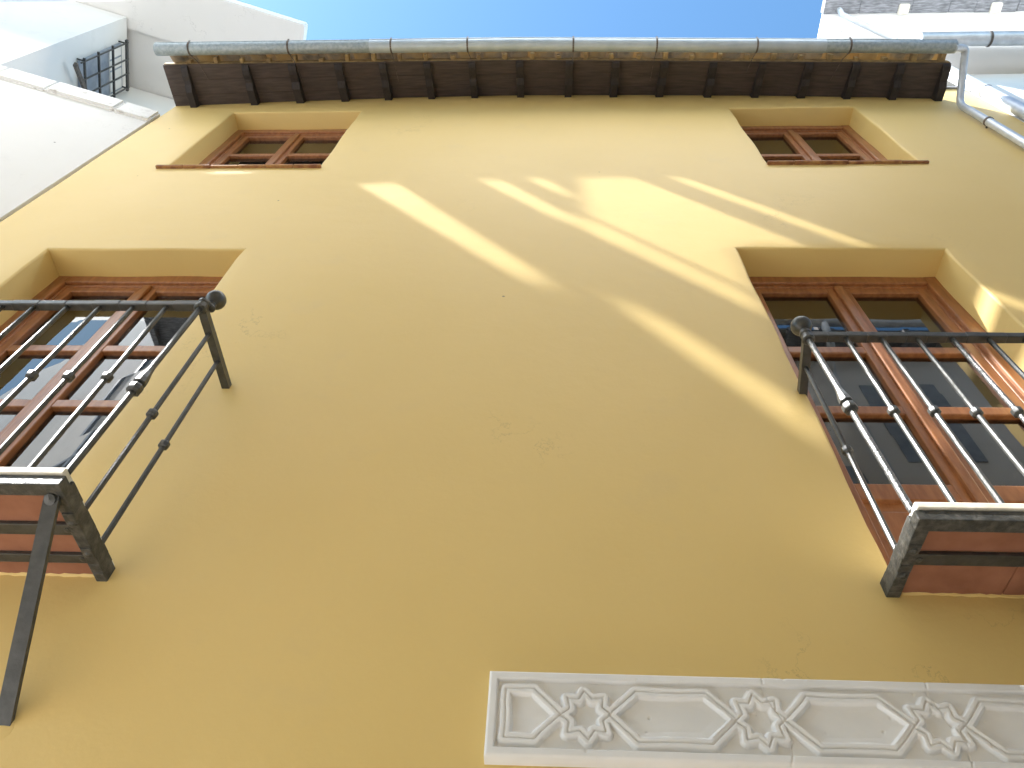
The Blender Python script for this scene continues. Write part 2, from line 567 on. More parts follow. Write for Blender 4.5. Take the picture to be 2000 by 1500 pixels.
roof = group_part("roof", house)
obj("roof_tiles", bm, M_TILE, roof)
obj("mortar_bed", bmm, M_MORTAR, roof)
bm = BM()
hexa(bm, [(XL, -0.02, 9.24), (4.0, -0.02, 9.24), (4.0, 5.9, 10.6), (XL, 5.9, 10.6), (XL, -0.02, 9.28), (4.0, -0.02, 9.28), (4.0, 5.9, 10.66), (XL, 5.9, 10.66)])
obj("roof_deck", bm, M_BROWNEAVE, roof)

# windows -----------------------------------------------------------
def casement(x0, x1, z0, z1, y, parent, rails, panel_top=None, st=0.062):
    """one glazed leaf: frame with moulded edges, glazing bars, panes"""
    bm = BM()
    box(bm, x0, x0 + st, y, y + 0.05, z0, z1, 0.006)
    box(bm, x1 - st, x1, y, y + 0.05, z0, z1, 0.006)
    box(bm, x0 + st - 0.004, x1 - st + 0.004, y + 0.001, y + 0.049, z1 - st, z1 - 0.001, 0.006)
    box(bm, x0 + st - 0.004, x1 - st + 0.004, y + 0.001, y + 0.049, z0 + 0.001, z0 + st * 1.3, 0.006)
    zs = [z0 + st * 1.3]
    if panel_top:
        box(bm, x0 + st - 0.004, x1 - st + 0.004, y + 0.001, y + 0.049, panel_top, panel_top + 0.095, 0.006)
        box(bm, x0 + st - 0.003, x1 - st + 0.003, y + 0.024, y + 0.04, z0 + st, panel_top + 0.01)
        box(bm, x0 + st + 0.045, x1 - st - 0.045, y + 0.010, y + 0.03, z0 + st + 0.09, panel_top - 0.05, 0.012)
        zs = [panel_top + 0.095]
    for r in rails:
        box(bm, x0 + st - 0.004, x1 - st + 0.004, y + 0.002, y + 0.048, r - 0.03, r + 0.03, 0.006)
    obj("casement", bm, M_WOOD, parent)
    bot = zs + [r + 0.03 for r in sorted(rails)]
    top = [r - 0.03 for r in sorted(rails)] + [z1 - st]
    for a, b in zip(bot, top):
        g = BM()
        tilt = random.uniform(-0.0012, 0.0012)
        hexa(g, [(x0 + st - 0.005, y + 0.030 + tilt, a - 0.005), (x1 - st + 0.005, y + 0.030 - tilt, a - 0.005), (x1 - st + 0.005, y + 0.034 - tilt, a - 0.005), (x0 + st - 0.005, y + 0.034 + tilt, a - 0.005),
                 (x0 + st - 0.005, y + 0.030, b + 0.005), (x1 - st + 0.005, y + 0.030, b + 0.005), (x1 - st + 0.005, y + 0.034, b + 0.005), (x0 + st - 0.005, y + 0.034, b + 0.005)])
        obj("pane", g, M_GLASS, parent)

def window(name, hole, y, rails, panel_top=None, fr=0.075, inset=0.0):
    x0, x1, z0, z1 = hole
    w = group_part(name, house)
    bm = BM()
    e = 0.012
    box(bm, x0 - e, x0 + fr, y, y + 0.08, z0 - e, z1 + e, 0.008)
    box(bm, x1 - fr, x1 + e, y, y + 0.08, z0 - e, z1 + e, 0.008)
    box(bm, x0 + fr - 0.004, x1 - fr + 0.004, y + 0.001, y + 0.079, z1 - fr, z1 + e, 0.008)
    box(bm, x0 + fr - 0.004, x1 - fr + 0.004, y + 0.001, y + 0.079, z0 - e, z0 + 0.05, 0.008)
    # inner moulding step
    box(bm, x0 + fr - 0.006, x1 - fr + 0.006, y + 0.022, y + 0.075, z1 - fr - 0.022, z1 - fr + 0.004, 0.005)
    box(bm, x0 + fr - 0.004, x0 + fr + 0.020, y + 0.023, y + 0.075, z0 + 0.05, z1 - fr - 0.018, 0.005)
    box(bm, x1 - fr - 0.020, x1 - fr + 0.004, y + 0.023, y + 0.075, z0 + 0.05, z1 - fr - 0.018, 0.005)
    obj("frame", bm, M_WOOD, w)
    xm = (x0 + x1) / 2
    a, b = x0 + fr + 0.008, x1 - fr - 0.008
    casement(a, xm - 0.004, z0 + 0.045, z1 - fr - 0.012, y + 0.028, w, rails, panel_top)
    casement(xm + 0.004, b, z0 + 0.046, z1 - fr - 0.012, y + 0.028, w, rails, panel_top)
    bm = BM()   # cover strip where the two leaves meet
    box(bm, xm - 0.024, xm + 0.024, y + 0.008, y + 0.031, z0 + 0.055, z1 - fr - 0.02, 0.007)
    obj("meeting_strip", bm, M_WOOD, w)
    return w

w1 = window("window", WUL, 0.165, [8.02, 7.56])
w2 = window("window", WUR, 0.165, [7.93, 7.52])
window("balcony_door", DL, 0.185, [4.87, 4.375], panel_top=3.80)
window("balcony_door", DR, 0.185, [4.90, 4.385], panel_top=3.79)

def sill(x0, x1, z, parent):
    bm = BM()
    k = 6
    for i in range(k):
        a, b = x0 + (x1 - x0) * i / k, x0 + (x1 - x0) * (i + 1) / k - 0.004
        d = random.uniform(-0.004, 0.004)
        box(bm, a, b, -0.022 + d, 0.165, z - 0.022 + d * 0.6, z + 0.004 + d * 0.5, 0.005)
    obj("sill", bm, M_SILL, parent)
sill(-3.035, -1.735, 7.125, w1)
sill(1.645, 2.83, 7.145, w2)

# ------------------------------------------------------------------ gutter on the eaves
gut = thing("rain_gutter", (0, -0.52, 8.85), "half round zinc gutter along the dark rafter eaves of the yellow house", "gutter")
GR = 0.055
def gy(x): return -0.521 + 0.02 * bow(x) + skew(x)
def gz(x): return 8.855 + zb(x)
def gutter_run(bm, x0, x1, r, gyf, gzf, step=0.1, th=0.004, n=14, lip=True, ends=(True, True)):
    k = max(2, round(abs(x1 - x0) / step))
    rings = []
    for s in range(k + 1):
        x = x0 + (x1 - x0) * s / k
        ring = []
        for (rr, rev) in ((r, False), (r - th, True)):
            js = range(n + 1)
            pts = [(x, gyf(x) - math.cos(math.pi * j / n) * rr, gzf(x) - math.sin(math.pi * j / n) * rr) for j in js]
            ring += pts[::-1] if rev else pts
        rings.append([bm.verts.new(p) for p in ring])
    m = len(rings[0])
    for s in range(k):
        for j in range(m):
            bm.faces.new([rings[s][j], rings[s][(j + 1) % m], rings[s + 1][(j + 1) % m], rings[s + 1][j]])
    bm.faces.new(rings[0]); bm.faces.new(rings[-1][::-1])
    if lip:
        tube(bm, [(x0 + (x1 - x0) * s / k, gyf(x0 + (x1 - x0) * s / k) - r, gzf(x0 + (x1 - x0) * s / k) + 0.004) for s in range(k + 1)], 0.007, 8)
    for q, x in ((0, x0), (1, x1)):
        if ends[q]:
            c = [bm.verts.new((x + (0.002 if q else -0.002), gyf(x) - math.cos(math.pi * j / n) * (r - 0.001), gzf(x) - math.sin(math.pi * j / n) * (r - 0.001))) for j in range(n + 1)]
            bm.faces.new(c)
for (x0, x1, mt, dr, en, lb) in ((XL - 0.02, -1.62, M_ZINC2, 0.0, (True, False), "darker speckled gutter length"), (-1.66, 2.50, M_ZINC, 0.0025, (False, False), None),
                             (2.46, 3.62, M_ZINC2, 0.0, (False, True), "darker speckled gutter length")):
    bm = BM()
    gutter_run(bm, x0, x1, GR + dr, gy, gz, ends=en)
    obj("trough", bm, mt, gut, smooth=True, label=lb)
for x, dx in ((-3.336, 0.10), (-2.417, 0.06), (-1.46, 0.02), (-0.749, 0.05), (0.227, 0.0), (0.989, -0.02), (1.891, -0.05), (2.711, -0.09)):
    bm = BM()
    pts = []
    for j in range(13):
        a = math.pi * j / 12
        pts.append((x, gy(x) - math.cos(a) * (GR + 0.006), gz(x) - math.sin(a) * (GR + 0.006) + 0.006))
    pts = [(x, gy(x) - GR - 0.012, gz(x) + 0.03)] + pts
    bar_pts = pts
    for p, q in zip(bar_pts, bar_pts[1:]):
        bar(bm, p, q, 0.016, 0.006)
    y1 = -0.19 + random.uniform(-0.06, 0.05)
    yo, zo = sof_out(x + dx)
    t = (y1 - 0.04) / (yo - 0.04)
    tube(bm, [pts[-3], (x + dx * 0.4, yo - 0.03, zo - 0.005), (x + dx, y1, sof_in(x) + (zo - sof_in(x)) * t - 0.012)], 0.0035, 6)
    obj("bracket", bm, M_WIRE, gut)

# downpipe from the gutter's right end
dp = thing("downpipe", (3.64, -0.06, 0.0), "slim grey downpipe elbowing back from the gutter end to the ochre wall", "downpipe")
bm = BM()
P0, P1 = Vector((3.60, -0.455, 8.82)), Vector((3.725, -0.435, 8.86))
path = [P0] + arc_pts((3.66, -0.452, 8.845), (3.735, -0.44, 8.87), (3.715, -0.39, 8.835), 5)
tube(bm, path, 0.034, 14)
obj("outlet", bm, M_PIPE, dp, smooth=True)
bm = BM()
path = [Vector((3.717, -0.405, 8.845))] + arc_pts((3.652, -0.10, 8.56), (3.640, -0.05, 8.51), (3.640, -0.052, 8.43), 5) + [Vector((3.64, -0.055, 7.96))]
tube(bm, path, 0.0315, 14)
obj("elbow", bm, M_PIPE, dp, smooth=True)
bm = BM()
tube(bm, [(3.64, -0.055, 7.99), (3.645, -0.055, 5.0), (3.645, -0.055, 0.15)], 0.0345, 14)
obj("pipe", bm, M_PIPE, dp, smooth=True)
for z in (7.985, 5.2, 2.4):
    bm = BM()
    lathe(bm, (3.641, -0.055, z - 0.012), (0, 0, 1), [(0, 0.036), (0, 0.039), (0.024, 0.039), (0.024, 0.036)], 18)
    bar(bm, (3.641, -0.02, z), (3.641, 0.02, z), 0.012)
    obj("clamp", bm, M_WIRE, dp)

# ------------------------------------------------------------------ balconies
def collar(bm, c, axis, r=0.021, h=0.034):
    lathe(bm, Vector(c) - Vector(axis).normalized() * h / 2, axis,
          [(0, r * 0.62), (h * 0.14, r * 0.95), (h * 0.3, r), (h * 0.7, r), (h * 0.86, r * 0.95), (h, r * 0.62)], 8, math.pi / 8)

def baluster(parent, a, b, tc, w=0.018, twist_low=0.0, big=False, mat=None):
    a, b = Vector(a), Vector(b)
    bm = BM()
    c = a.lerp(b, tc)
    segs = 90 if twist_low else 6
    if twist_low:
        bar(bm, a, c, w * 1.05, n=8, segs=segs, jitter=0.05)
    else:
        bar(bm, a, c, w * 1.12, n=8, segs=6, jitter=0.025)
    bar(bm, c, b, w * 1.1, n=8, segs=6, jitter=0.025)
    o = obj("baluster", bm, M_HAMMER if twist_low else M_IRON, parent)
    bm = BM()
    ax = (b - a).normalized()
    collar(bm, c, ax, 0.026 if big else 0.020, 0.040 if big else 0.032)
    if big:
        lathe(bm, c + ax * 0.030, ax, [(0, 0.017), (0.004, 0.024), (0.03, 0.022), (0.07, 0.015), (0.12, 0.0105), (0.13, 0.008)], 8, math.pi / 8)
    obj("collar", bm, M_IRON, o)
    return o

def finial(parent, c, r=0.043):
    bm = BM()
    prof = [(-0.075, 0.012), (-0.07, 0.022), (-0.062, 0.022), (-0.055, 0.014), (-0.046, 0.018)]
    for i in range(13):
        a = math.pi * (0.13 + 0.87 * i / 12)
        prof.append((-math.cos(a) * r, max(0.0, math.sin(a) * r) if i < 12 else 0.0))
    lathe(bm, c, (0, 0, 1), prof, 24)
    obj("ball_finial", bm, M_IRON, parent, smooth=True)

def balcony(label, xe, xo, s, yf, yr, zf, zt, zbar, straps, side, fb, ball, lean, group, bars_off, corner_twist):
    """xe: the end seen in the picture, xo: its far end; s: direction from xe to xo"""
    t = thing("iron_balcony", ((xe + xo) / 2, 0, zf), label, "balcony", group)
    lo, hi = min(xe, xo), max(xe, xo)
    # floor: terracotta pieces carried by iron straps, pale nosing on the front edge
    bm = BM()
    ys = [yf + 0.045] + [q for sp in straps for q in (sp[0] + 0.002, sp[1] - 0.002)] + [0.012]
    for a, b in zip(ys[0::2], ys[1::2]):
        k = 4
        for i in range(k):
            xa, xb = lo + 0.012 + (hi - lo - 0.024) * i / k, lo + 0.012 + (hi - lo - 0.024) * (i + 1) / k - 0.003
            d = random.uniform(0, 0.003)
            box(bm, xa, xb, a, b, zf + 0.010 + d, zf + 0.035, 0.002)
    obj("tile_floor", bm, M_TERRA, t)
    bm = BM()
    box(bm, lo + 0.010, hi - 0.010, yf - 0.006, 0.02, zf + 0.036, zf + 0.062, 0.004)
    obj("floor_slab", bm, M_SLAB, t)
    for (a, b) in straps:
        bm = BM()
        box(bm, lo + 0.02, hi - 0.02, a, b, zf - 0.003, zf + 0.012, 0.002)
        for x in ((xe + s * 0.05), (xe + s * 0.6)):
            lathe(bm, (x, (a + b) / 2, zf - 0.002), (0, 0, -1), [(0, 0.012), (0.004, 0.010), (0.006, 0.0)], 10)
        obj("strap", bm, M_IRON, t)
    bm = BM()   # edge irons
    box(bm, lo, hi, yf, yf + 0.048, zf - 0.006, zf + 0.034, 0.003)
    obj("front_iron", bm, M_IRONR, t)
    for x, q in ((xe, s), (xo, -s)):
        bm = BM()
        k = 10
        for i in range(k):
            ya, yb = yf + 0.04 - (yf + 0.04) * i / k, yf + 0.04 - (yf + 0.04) * (i + 1) / k
            da = random.uniform(-0.003, 0.003)
            box(bm, min(x, x + q * (0.040 + da)), max(x, x + q * (0.040 + da)), ya, yb + 0.004, zf - 0.008 + da, zf + 0.050 + da, 0.003)
        for y in (yf * 0.62, yf * 0.3):
            lathe(bm, (x + q * 0.02, y, zf - 0.006), (0, 0, -1), [(0, 0.016), (0.005, 0.014), (0.009, 0.006), (0.009, 0.0)], 10)
        obj("side_iron", bm, M_IRONR, t)
    # handrail
    bm = BM()
    k = 18
    for i in range(k):
        xa, xb = lo + (hi - lo) * i / k, lo + (hi - lo) * (i + 1) / k
        j0 = 0.0012 * math.sin(i * 2.1)
        box(bm, xa, xb + 0.002, yr - 0.018 + j0, yr + 0.018, zt - 0.016 + j0, zt + 0.016, 0.004)
    obj("handrail", bm, M_IRON, t)
    for x, dxx in ((xe, lean), (xo, -lean)):
        bm = BM()
        bar(bm, (x, yr - 0.01, zt), (x + dxx, 0.03, zt + 0.006), 0.034, 0.032, segs=6, jitter=0.03)
        lathe(bm, (x, yr, zt - 0.03), (0, 0, 1), [(0, 0.020), (0.006, 0.026), (0.016, 0.026), (0.02, 0.021), (0.04, 0.021), (0.046, 0.025), (0.058, 0.025), (0.064, 0.015)], 12)
        obj("side_rail", bm, M_IRON, t)
        finial(t, (x + ball[0] * (1 if x == xe else -1), yr + ball[1], zt + ball[2]))
    # bars: corners, front, sides
    for x in (xe, xo):
        baluster(t, (x + (0.016 * s if x == xe else -0.016 * s), fb, zf + 0.06), (x, yr, zt - 0.016), 0.43 if corner_twist == 0 else 0.52, 0.022, corner_twist, True)
    x = xe + s * bars_off
    i = 0
    while abs(x - xe) < abs(xo - xe) - 0.06:
        tw = 0.0
        if corner_twist and i == 3: tw = 16.0
        baluster(t, (x + random.uniform(-0.003, 0.003), fb, zf + 0.06), (x + s * random.uniform(0, 0.004), yr, zt - 0.014), 0.5 + random.uniform(-0.006, 0.006), 0.018, tw)
        x += s * 0.141
        i += 1
    for x, dxx in ((xe, lean), (xo, -lean)):
        for (yb, yt) in side:
            f = (yt - yr) / (0 - yr)
            baluster(t, (x + (0.012 * s if x == xe else -0.012 * s), yb, zf + 0.05), (x + dxx * f, yt, zt - 0.012), 0.47, 0.018)
    return t

def paint_edge(parent, x0, x1, z):
    bm = BM()
    x = x0
    pts = []
    while x < x1:
        pts.append((x, random.uniform(0.006, 0.018), random.uniform(0.003, 0.010)))
        x += random.uniform(0.012, 0.03)
    top = []
    for (px, dy, dz) in pts:
        top.append([bm.verts.new((px, 0.004, z + 0.012)), bm.verts.new((px, -dy, z + 0.0095 - dz * 0.3)), bm.verts.new((px, -dy * 0.5, z + 0.004 - dz)), bm.verts.new((px, 0.004, z - dz))])
    for a, b in zip(top, top[1:]):
        for k in range(3):
            bm.faces.new([a[k], a[k + 1], b[k + 1], b[k]])
    obj("paint_edge", bm, M_OCHRE, parent, smooth=True)

G_B = "iron balconies of the yellow house"
bl = balcony("black iron balcony on a diagonal strut, in front of the left door",
        -1.428, -3.50, -1, -0.428, -0.415, 3.142, 4.222, 4.2, [(-0.255, -0.208), (-0.117, -0.078)], [(-0.268, -0.285), (-0.115, -0.144)],
        -0.415, (0.012, 0.03, 0.105), 0.0, G_B, 0.142, 0)
br = balcony("black iron balcony with hammered corner bar and sunlit bars, at the right door",
        1.066, 2.48, 1, -0.345, -0.285, 3.138, 4.215, 4.2, [(-0.198, -0.150)], [(-0.152, -0.140)],
        -0.312, (0.0, 0.0, 0.085), 0.045, G_B, 0.150, 20.0)
bm = BM()  # diagonal struts under the left balcony
for x in (-1.468, -3.45):
    bm = BM()
    bar(bm, (x, -0.385, 3.150), (x - 0.005, 0.03, 2.60), 0.046, 0.014, segs=6, jitter=0.02)
    lathe(bm, (x, -0.375, 3.128), (0, -0.6, -0.8), [(0, 0.02), (0.008, 0.018), (0.012, 0.0)], 10)
    obj("strut", bm, M_IRON, bl)
    bm = BM()
    lathe(bm, (x - 0.004, 0.006, 2.625), (0, -1, 0), [(0, 0.05), (0.006, 0.044), (0.010, 0.030), (0.012, 0.0)], 14, 0.3)
    obj("plaster_patch", bm, M_OCHRE, bl, smooth=True)
paint_edge(bl, -3.45, -1.45, 3.152)
paint_edge(br, 1.10, 2.45, 3.148)
bm = BM()
bar(bm, (1.475, 0.02, 3.06), (1.475, -0.20, 3.135), 0.03, 0.014)
obj("strut", bm, M_IRON, br)

# ------------------------------------------------------------------ carved plaster frieze
FX0, FX1, FZ0, FZ1 = -0.150, 1.92, 2.575, 2.817
stp = 0.0022
nx, nz = int((FX1 - FX0) / stp), int((FZ1 - FZ0) / stp)
gx = np.linspace(FX0, FX1, nx); gzz = np.linspace(FZ0, FZ1, nz)
X, Z = np.meshgrid(gx, gzz, indexing='ij')
rs = np.random.RandomState(3)
Xw = X + 0.0016 * np.sin(31 * X + 17 * Z) + 0.0012 * np.sin(53 * Z - 13 * X)
Zw = Z + 0.0016 * np.sin(27 * X - 19 * Z + 1) + 0.0035 * (X - FX0) / 1.4
ZC = 2.695
def seg_d(a, b):
    ax, az = a; bx, bz = b
    dx, dz = bx - ax, bz - az
    t = np.clip(((Xw - ax) * dx + (Zw - az) * dz) / (dx * dx + dz * dz), 0, 1)
    return np.hypot(Xw - ax - t * dx, Zw - az - t * dz)
lines = []
def poly(pts, closed=True):
    for a, b in zip(pts, pts[1:] + (pts[:1] if closed else [])):
        lines.append((a, b))
period = 0.459
stars = [0.115 + period * i for i in range(5)]
hh = 0.070
poly([(-0.102, ZC + hh), (-0.022, ZC + hh), (0.047, ZC), (-0.022, ZC - hh), (-0.102, ZC - hh)])
for i, sx in enumerate(stars):
    R1 = 0.070
    k = 1.0 + (0.06 if i % 2 else 0.0)
    pts = []
    for j in range(16):
        a = math.pi * j / 8 + math.pi / 2 + (0.06 if i == 1 else (0.10 if i == 2 else 0.02))
        rr = R1 if j % 2 == 0 else R1 * 0.70
        pts.append((sx + math.cos(a) * rr, ZC + math.sin(a) * rr * k))
    poly(pts)
    x0, x1 = sx + 0.064, sx + period - 0.064
    poly([(x0, ZC), (x0 + hh, ZC + hh), (x1 - hh, ZC + hh), (x1, ZC), (x1 - hh, ZC - hh), (x0 + hh, ZC - hh)])
D = np.full(X.shape, 9.0)
for a, b in lines:
    D = np.minimum(D, seg_d(a, b))
def sstep(e0, e1, v):
    t = np.clip((v - e0) / (e1 - e0), 0, 1)
    return t * t * (3 - 2 * t)
H = 0.013 * np.clip((0.0192 - D) / 0.0066, 0, 1) - 0.0055 * (1 - sstep(0.0004, 0.0032, D))
# hollowed panels inside hexagons
for sx in [0.115 + period * i for i in range(4)]:
    cx = sx + period / 2
    e = np.maximum(np.abs(Zw - ZC) / 0.05, (np.abs(Xw - cx) + np.abs(Zw - ZC)) / 0.145)
    H += 0.006 * sstep(0.2, 1.05, e) * (e < 1.05) - 0.0 * e
    H -= 0.004 * (e < 1.05)
# raised border
bd = np.minimum.reduce([X - FX0, Z - FZ0 - 0.0, FZ1 - Z])
H = np.maximum(H, 0.015 * (1 - sstep(0.0225, 0.0265, bd)) )
edge = np.minimum.reduce([X - FX0, Z - FZ0, FZ1 - Z])
H -= 0.006 * (1 - sstep(0.0, 0.006, edge))
# casting wear: small nicks and soft lumps
lump = np.zeros(X.shape)
for _ in range(60):
    a, b, c, d = rs.uniform(5, 60), rs.uniform(5, 60), rs.uniform(0, 6.28), rs.uniform(0.3, 1)
    lump += d * np.sin(a * X + b * Z * rs.choice([-1, 1]) + c)
H += lump / 60 * 0.0012
for _ in range(46):
    cx, cz, r_ = rs.uniform(FX0, FX1), rs.uniform(FZ0, FZ1), rs.uniform(0.002, 0.006)
    H -= rs.uniform(0.001, 0.004) * np.exp(-((X - cx) ** 2 + (Z - cz) ** 2) / (r_ * r_))
for cx in (0.62, 1.06, 1.5):   # joints between cast lengths
    H -= 0.0028 * np.exp(-((X - cx - 0.02 * np.sin(22 * Z)) / 0.0022) ** 2)
bm = BM()
vs = [[bm.verts.new((float(X[i, j]), -0.030 - float(H[i, j]), float(Z[i, j]))) for j in range(nz)] for i in range(nx)]
for i in range(nx - 1):
    for j in range(nz - 1):
        bm.faces.new([vs[i][j], vs[i + 1][j], vs[i + 1][j + 1], vs[i][j + 1]])
def skirt(loop):
    back = [bm.verts.new((v.co.x, 0.012, v.co.z)) for v in loop]
    for a, b, c, d in zip(loop, loop[1:], back[1:], back):
        bm.faces.new([a, b, c, d])
skirt([vs[i][0] for i in range(nx)]); skirt([vs[i][nz - 1] for i in range(nx)])
skirt([vs[0][j] for j in range(nz)]); skirt([vs[nx - 1][j] for j in range(nz)])
fr = obj("plaster_frieze", bm, M_FRIEZE, None, smooth=False)
for p in fr.data.polygons: p.use_smooth = True
fr["label"] = "white carved plaster band of stars and long hexagons, low on the ochre wall"
fr["category"] = "frieze"

# ------------------------------------------------------------------ white house on the left (its front turns towards the street)
U = Vector((0.955, 0.297, 0)).normalized(); N = Vector((U.y, -U.x, 0))
B0 = Vector((-3.635, 0.0, 0))
def L(u, v, z): return B0 + U * u - N * v + Vector((0, 0, z))
def lbox(bm, u0, u1, v0, v1, z0, z1, bev=0.0):
    pts = [L(u0, v0, z0), L(u1, v0, z0), L(u1, v1, z0), L(u0, v1, z0), L(u0, v0, z1), L(u1, v0, z1), L(u1, v1, z1), L(u0, v1, z1)]
    v, fs = hexa(bm, pts)
    if bev:
        bmesh.ops.bevel(bm, geom=list({e for f in fs for e in f.edges}), offset=bev, segments=2, affect='EDGES')
lh = thing("white_house", tuple(L(-4, 0.5, 0)), "white house left of the yellow one, with rough coping and set back roof terrace", "house")
bm = BM()
lbox(bm, -9.0, -0.03, 0.0, 0.35, 0, 8.36)
lbox(bm, -9.0, -1.73, 0.15, 1.04, 8.5, 11.665)
lbox(bm, -9.0, 1.2, 1.04, 1.3, 8.3, 11.72)
obj("wall", bm, M_WHITE, lh)
bm = BM()
random.seed(4)
u = -9.0
while u < -0.05:
    u2 = min(u + random.uniform(0.25, 0.6), -0.02)
    d = random.uniform(-0.012, 0.012); e = random.uniform(-0.014, 0.012)
    lbox(bm, u, u2 + 0.001, -0.03 + d, 0.42, 8.345 + e, 8.60 + d, 0.018)
    u = u2
obj("coping", bm, M_COPING, lh)
bm = BM()
lbox(bm, -9.0, 0.46, -0.40, 0.30, 11.68, 11.86, 0.015)
lbox(bm, -9.0, 0.46, 0.301, 1.5, 11.74, 11.86)
obj("eave_slab", bm, M_WHITE, lh)
bm = BM()
lbox(bm, -8.9, 0.4, 0.30, 4.0, 8.28, 8.34)
obj("terrace_floor", bm, M_WHITE, lh)
# barred window in the side wall of the terrace
gw = group_part("barred_window", lh)
ud = -1.73
bm = BM()
lbox(bm, ud + 0.004, ud + 0.03, 0.42, 0.98, 10.42, 11.45)
obj("shutter", bm, M_BLUEPANE, gw)
bm = BM()
for i in range(4):
    lbox(bm, ud + 0.031, ud + 0.036, 0.44 + i * 0.135, 0.55 + i * 0.135, 11.13, 11.42)
lbox(bm, ud + 0.0305, ud + 0.033, 0.43, 0.97, 11.115, 11.125)
obj("shutter_panel", bm, M_WHITE, gw)
bm = BM()
for v in (0.40, 0.60, 0.78, 0.96):
    bar(bm, L(ud + 0.09, v, 10.35), L(ud + 0.09, v, 11.5), 0.016, 0.016)
obj("upright_bar", bm, M_IRON, gw)
for z in (10.42, 10.75, 11.1, 11.46):
    bm = BM()
    th = 0.045 if z > 11.4 else 0.02
    lbox(bm, ud + 0.078, ud + 0.102, 0.36, 1.0, z - th / 2, z + th / 2)
    obj("cross_bar", bm, M_IRON, gw)
for z in (10.44, 11.44):
    for v in (0.4, 0.96):
        bm = BM()
        bar(bm, L(ud - 0.02, v, z), L(ud + 0.08, v, z), 0.016)
        obj("wall_stay", bm, M_IRON, gw)
bm = BM()
bar(bm, L(ud + 0.12, 0.36, 10.16), L(ud + 0.12, 0.86, 10.44), 0.03, 0.05)
obj("bottom_rail", bm, M_WIRE, gw)

# ------------------------------------------------------------------ white house on the right
rh = thing("white_house", (6.5, 1.0, 0), "pale white house right of the yellow one, under two stacked eaves", "house")
bm = BM()
facade(bm, 4.022, 12.0, 0.0, 9.86, [], 0.3, y0=0.004, step=0.4, amp=0.004)
prism(bm, [(4.03, 0.27, 9.7), (12, 0.27, 9.7), (12, 0.27, 12.55), (3.92, 0.27, 12.55)], (0, 3.0, 0))
obj("wall", bm, M_WHITE, rh)
bm = BM()
prism(bm, [(3.605, -0.16, 12.5), (12, -0.16, 12.5), (12, 0.9, 12.5), (3.605, 0.9, 12.5)], (0, 0, 0.03))
obj("soffit", bm, M_WHITE, rh)
bm = BM()
random.seed(11)
x = 3.60
while x < 12:
    x2 = x + random.uniform(0.25, 0.7)
    d = random.uniform(-0.01, 0.01)
    box(bm, x, x2 + 0.002, -0.335 + d, -0.158 + d, 12.47 + d, 12.60, 0.012)
    x = x2
obj("eave_board", bm, M_BROWNEAVE, rh)
for x in (4.55, 5.72, 7.0):
    bm = BM()
    box(bm, x, x + 0.14, -0.27, -0.14, 12.44, 12.49, 0.02)
    obj("eave_bracket", bm, M_SLAB, rh)
bm = BM()   # roof skirt over the lower wall
hexa(bm, [(3.98, -0.25, 9.93), (12, -0.25, 9.93), (12, 0.3, 10.1), (3.98, 0.3, 10.1), (3.98, -0.25, 9.97), (12, -0.25, 9.97), (12, 0.3, 10.16), (3.98, 0.3, 10.16)])
obj("roof_skirt", bm, M_WHITE, rh)

g2 = thing("rain_gutter", (6, -0.33, 9.9), "pale zinc gutter on the white house, above the yellow house gutter's right end", "gutter")
bm = BM()
gutter_run(bm, 3.77, 12.0, 0.066, lambda x: -0.322, lambda x: 9.9, step=0.5)
obj("trough", bm, M_PIPE, g2, smooth=True)
for x in (4.45, 5.4, 6.4):
    bm = BM()
    pts = [(x, -0.322 - math.cos(math.pi * j / 12) * 0.073, 9.9 - math.sin(math.pi * j / 12) * 0.073) for j in range(13)]
    for p, q in zip(pts, pts[1:]): bar(bm, p, q, 0.02, 0.006)
    obj("bracket", bm, M_WIRE, g2)

d2 = thing("downpipe", (4.07, -0.05, 0), "thick grey downpipe in the corner between yellow and white house", "downpipe")
bm = BM()
tube(bm, [(4.072, -0.052, 9.86), (4.072, -0.052, 4.0), (4.072, -0.052, 0.1)], 0.056, 18)
obj("pipe", bm, M_PIPE, d2, smooth=True)
bm = BM()
lathe(bm, (4.072, -0.052, 8.95), (0, 0, 1), [(0, 0.058), (0, 0.062), (0.03, 0.062), (0.03, 0.058)], 18)
obj("clamp", bm, M_PIPE, d2)
d3 = thing("downpipe", (4.2, 0.0, 12.4), "thin pale pipe slanting under the topmost eave of the white house", "downpipe")
bm = BM()
tube(bm, [(3.79, -0.235, 12.62), (3.80, -0.20, 12.43)] + [(3.82, -0.165, 12.41), (4.56, 0.14, 12.41), (4.62, 0.17, 12.36), (4.62, 0.17, 10.1)], 0.034, 12)
obj("pipe", bm, M_PIPE, d3, smooth=True)

# ------------------------------------------------------------------ the house across the alley (mirrored in the panes), with an added canopy
oh = thing("white_house", (0, -4, 0), "white house across the alley, seen only as mirror image in the door panes", "house")
bm = BM()
prism(bm, [(-4.45, -2.70, 0.0), (-13.2, -7.75, 0), (-13.2, -9.5, 0), (-4.45, -9.5, 0)], (0, 0, 14.0))
box(bm, -4.3, 2.2, -7.0, -2.66, 3.2, 9.3)
box(bm, 2.2, 14, -7.0, -2.60, 3.2, 9.2)
obj("wall", bm, M_WHITE, oh)
bm = BM()
box(bm, -4.29, 14, -7.0, -2.64, 0, 3.2)
obj("painted_base", bm, M_WHITE, oh)
bm = BM()
box(bm, 2.3, 14, -3.0, -2.25, 9.22, 9.27)
for i in range(24):
    x = 2.4 + i * 0.45
    box(bm, x, x + 0.07, -2.62, -2.2, 9.13, 9.22, 0.004)
for i in range(17):
    x = -5.0 + i * 0.42
    box(bm, x, x + 0.07, -2.66, -2.15, 9.33, 9.42, 0.004)
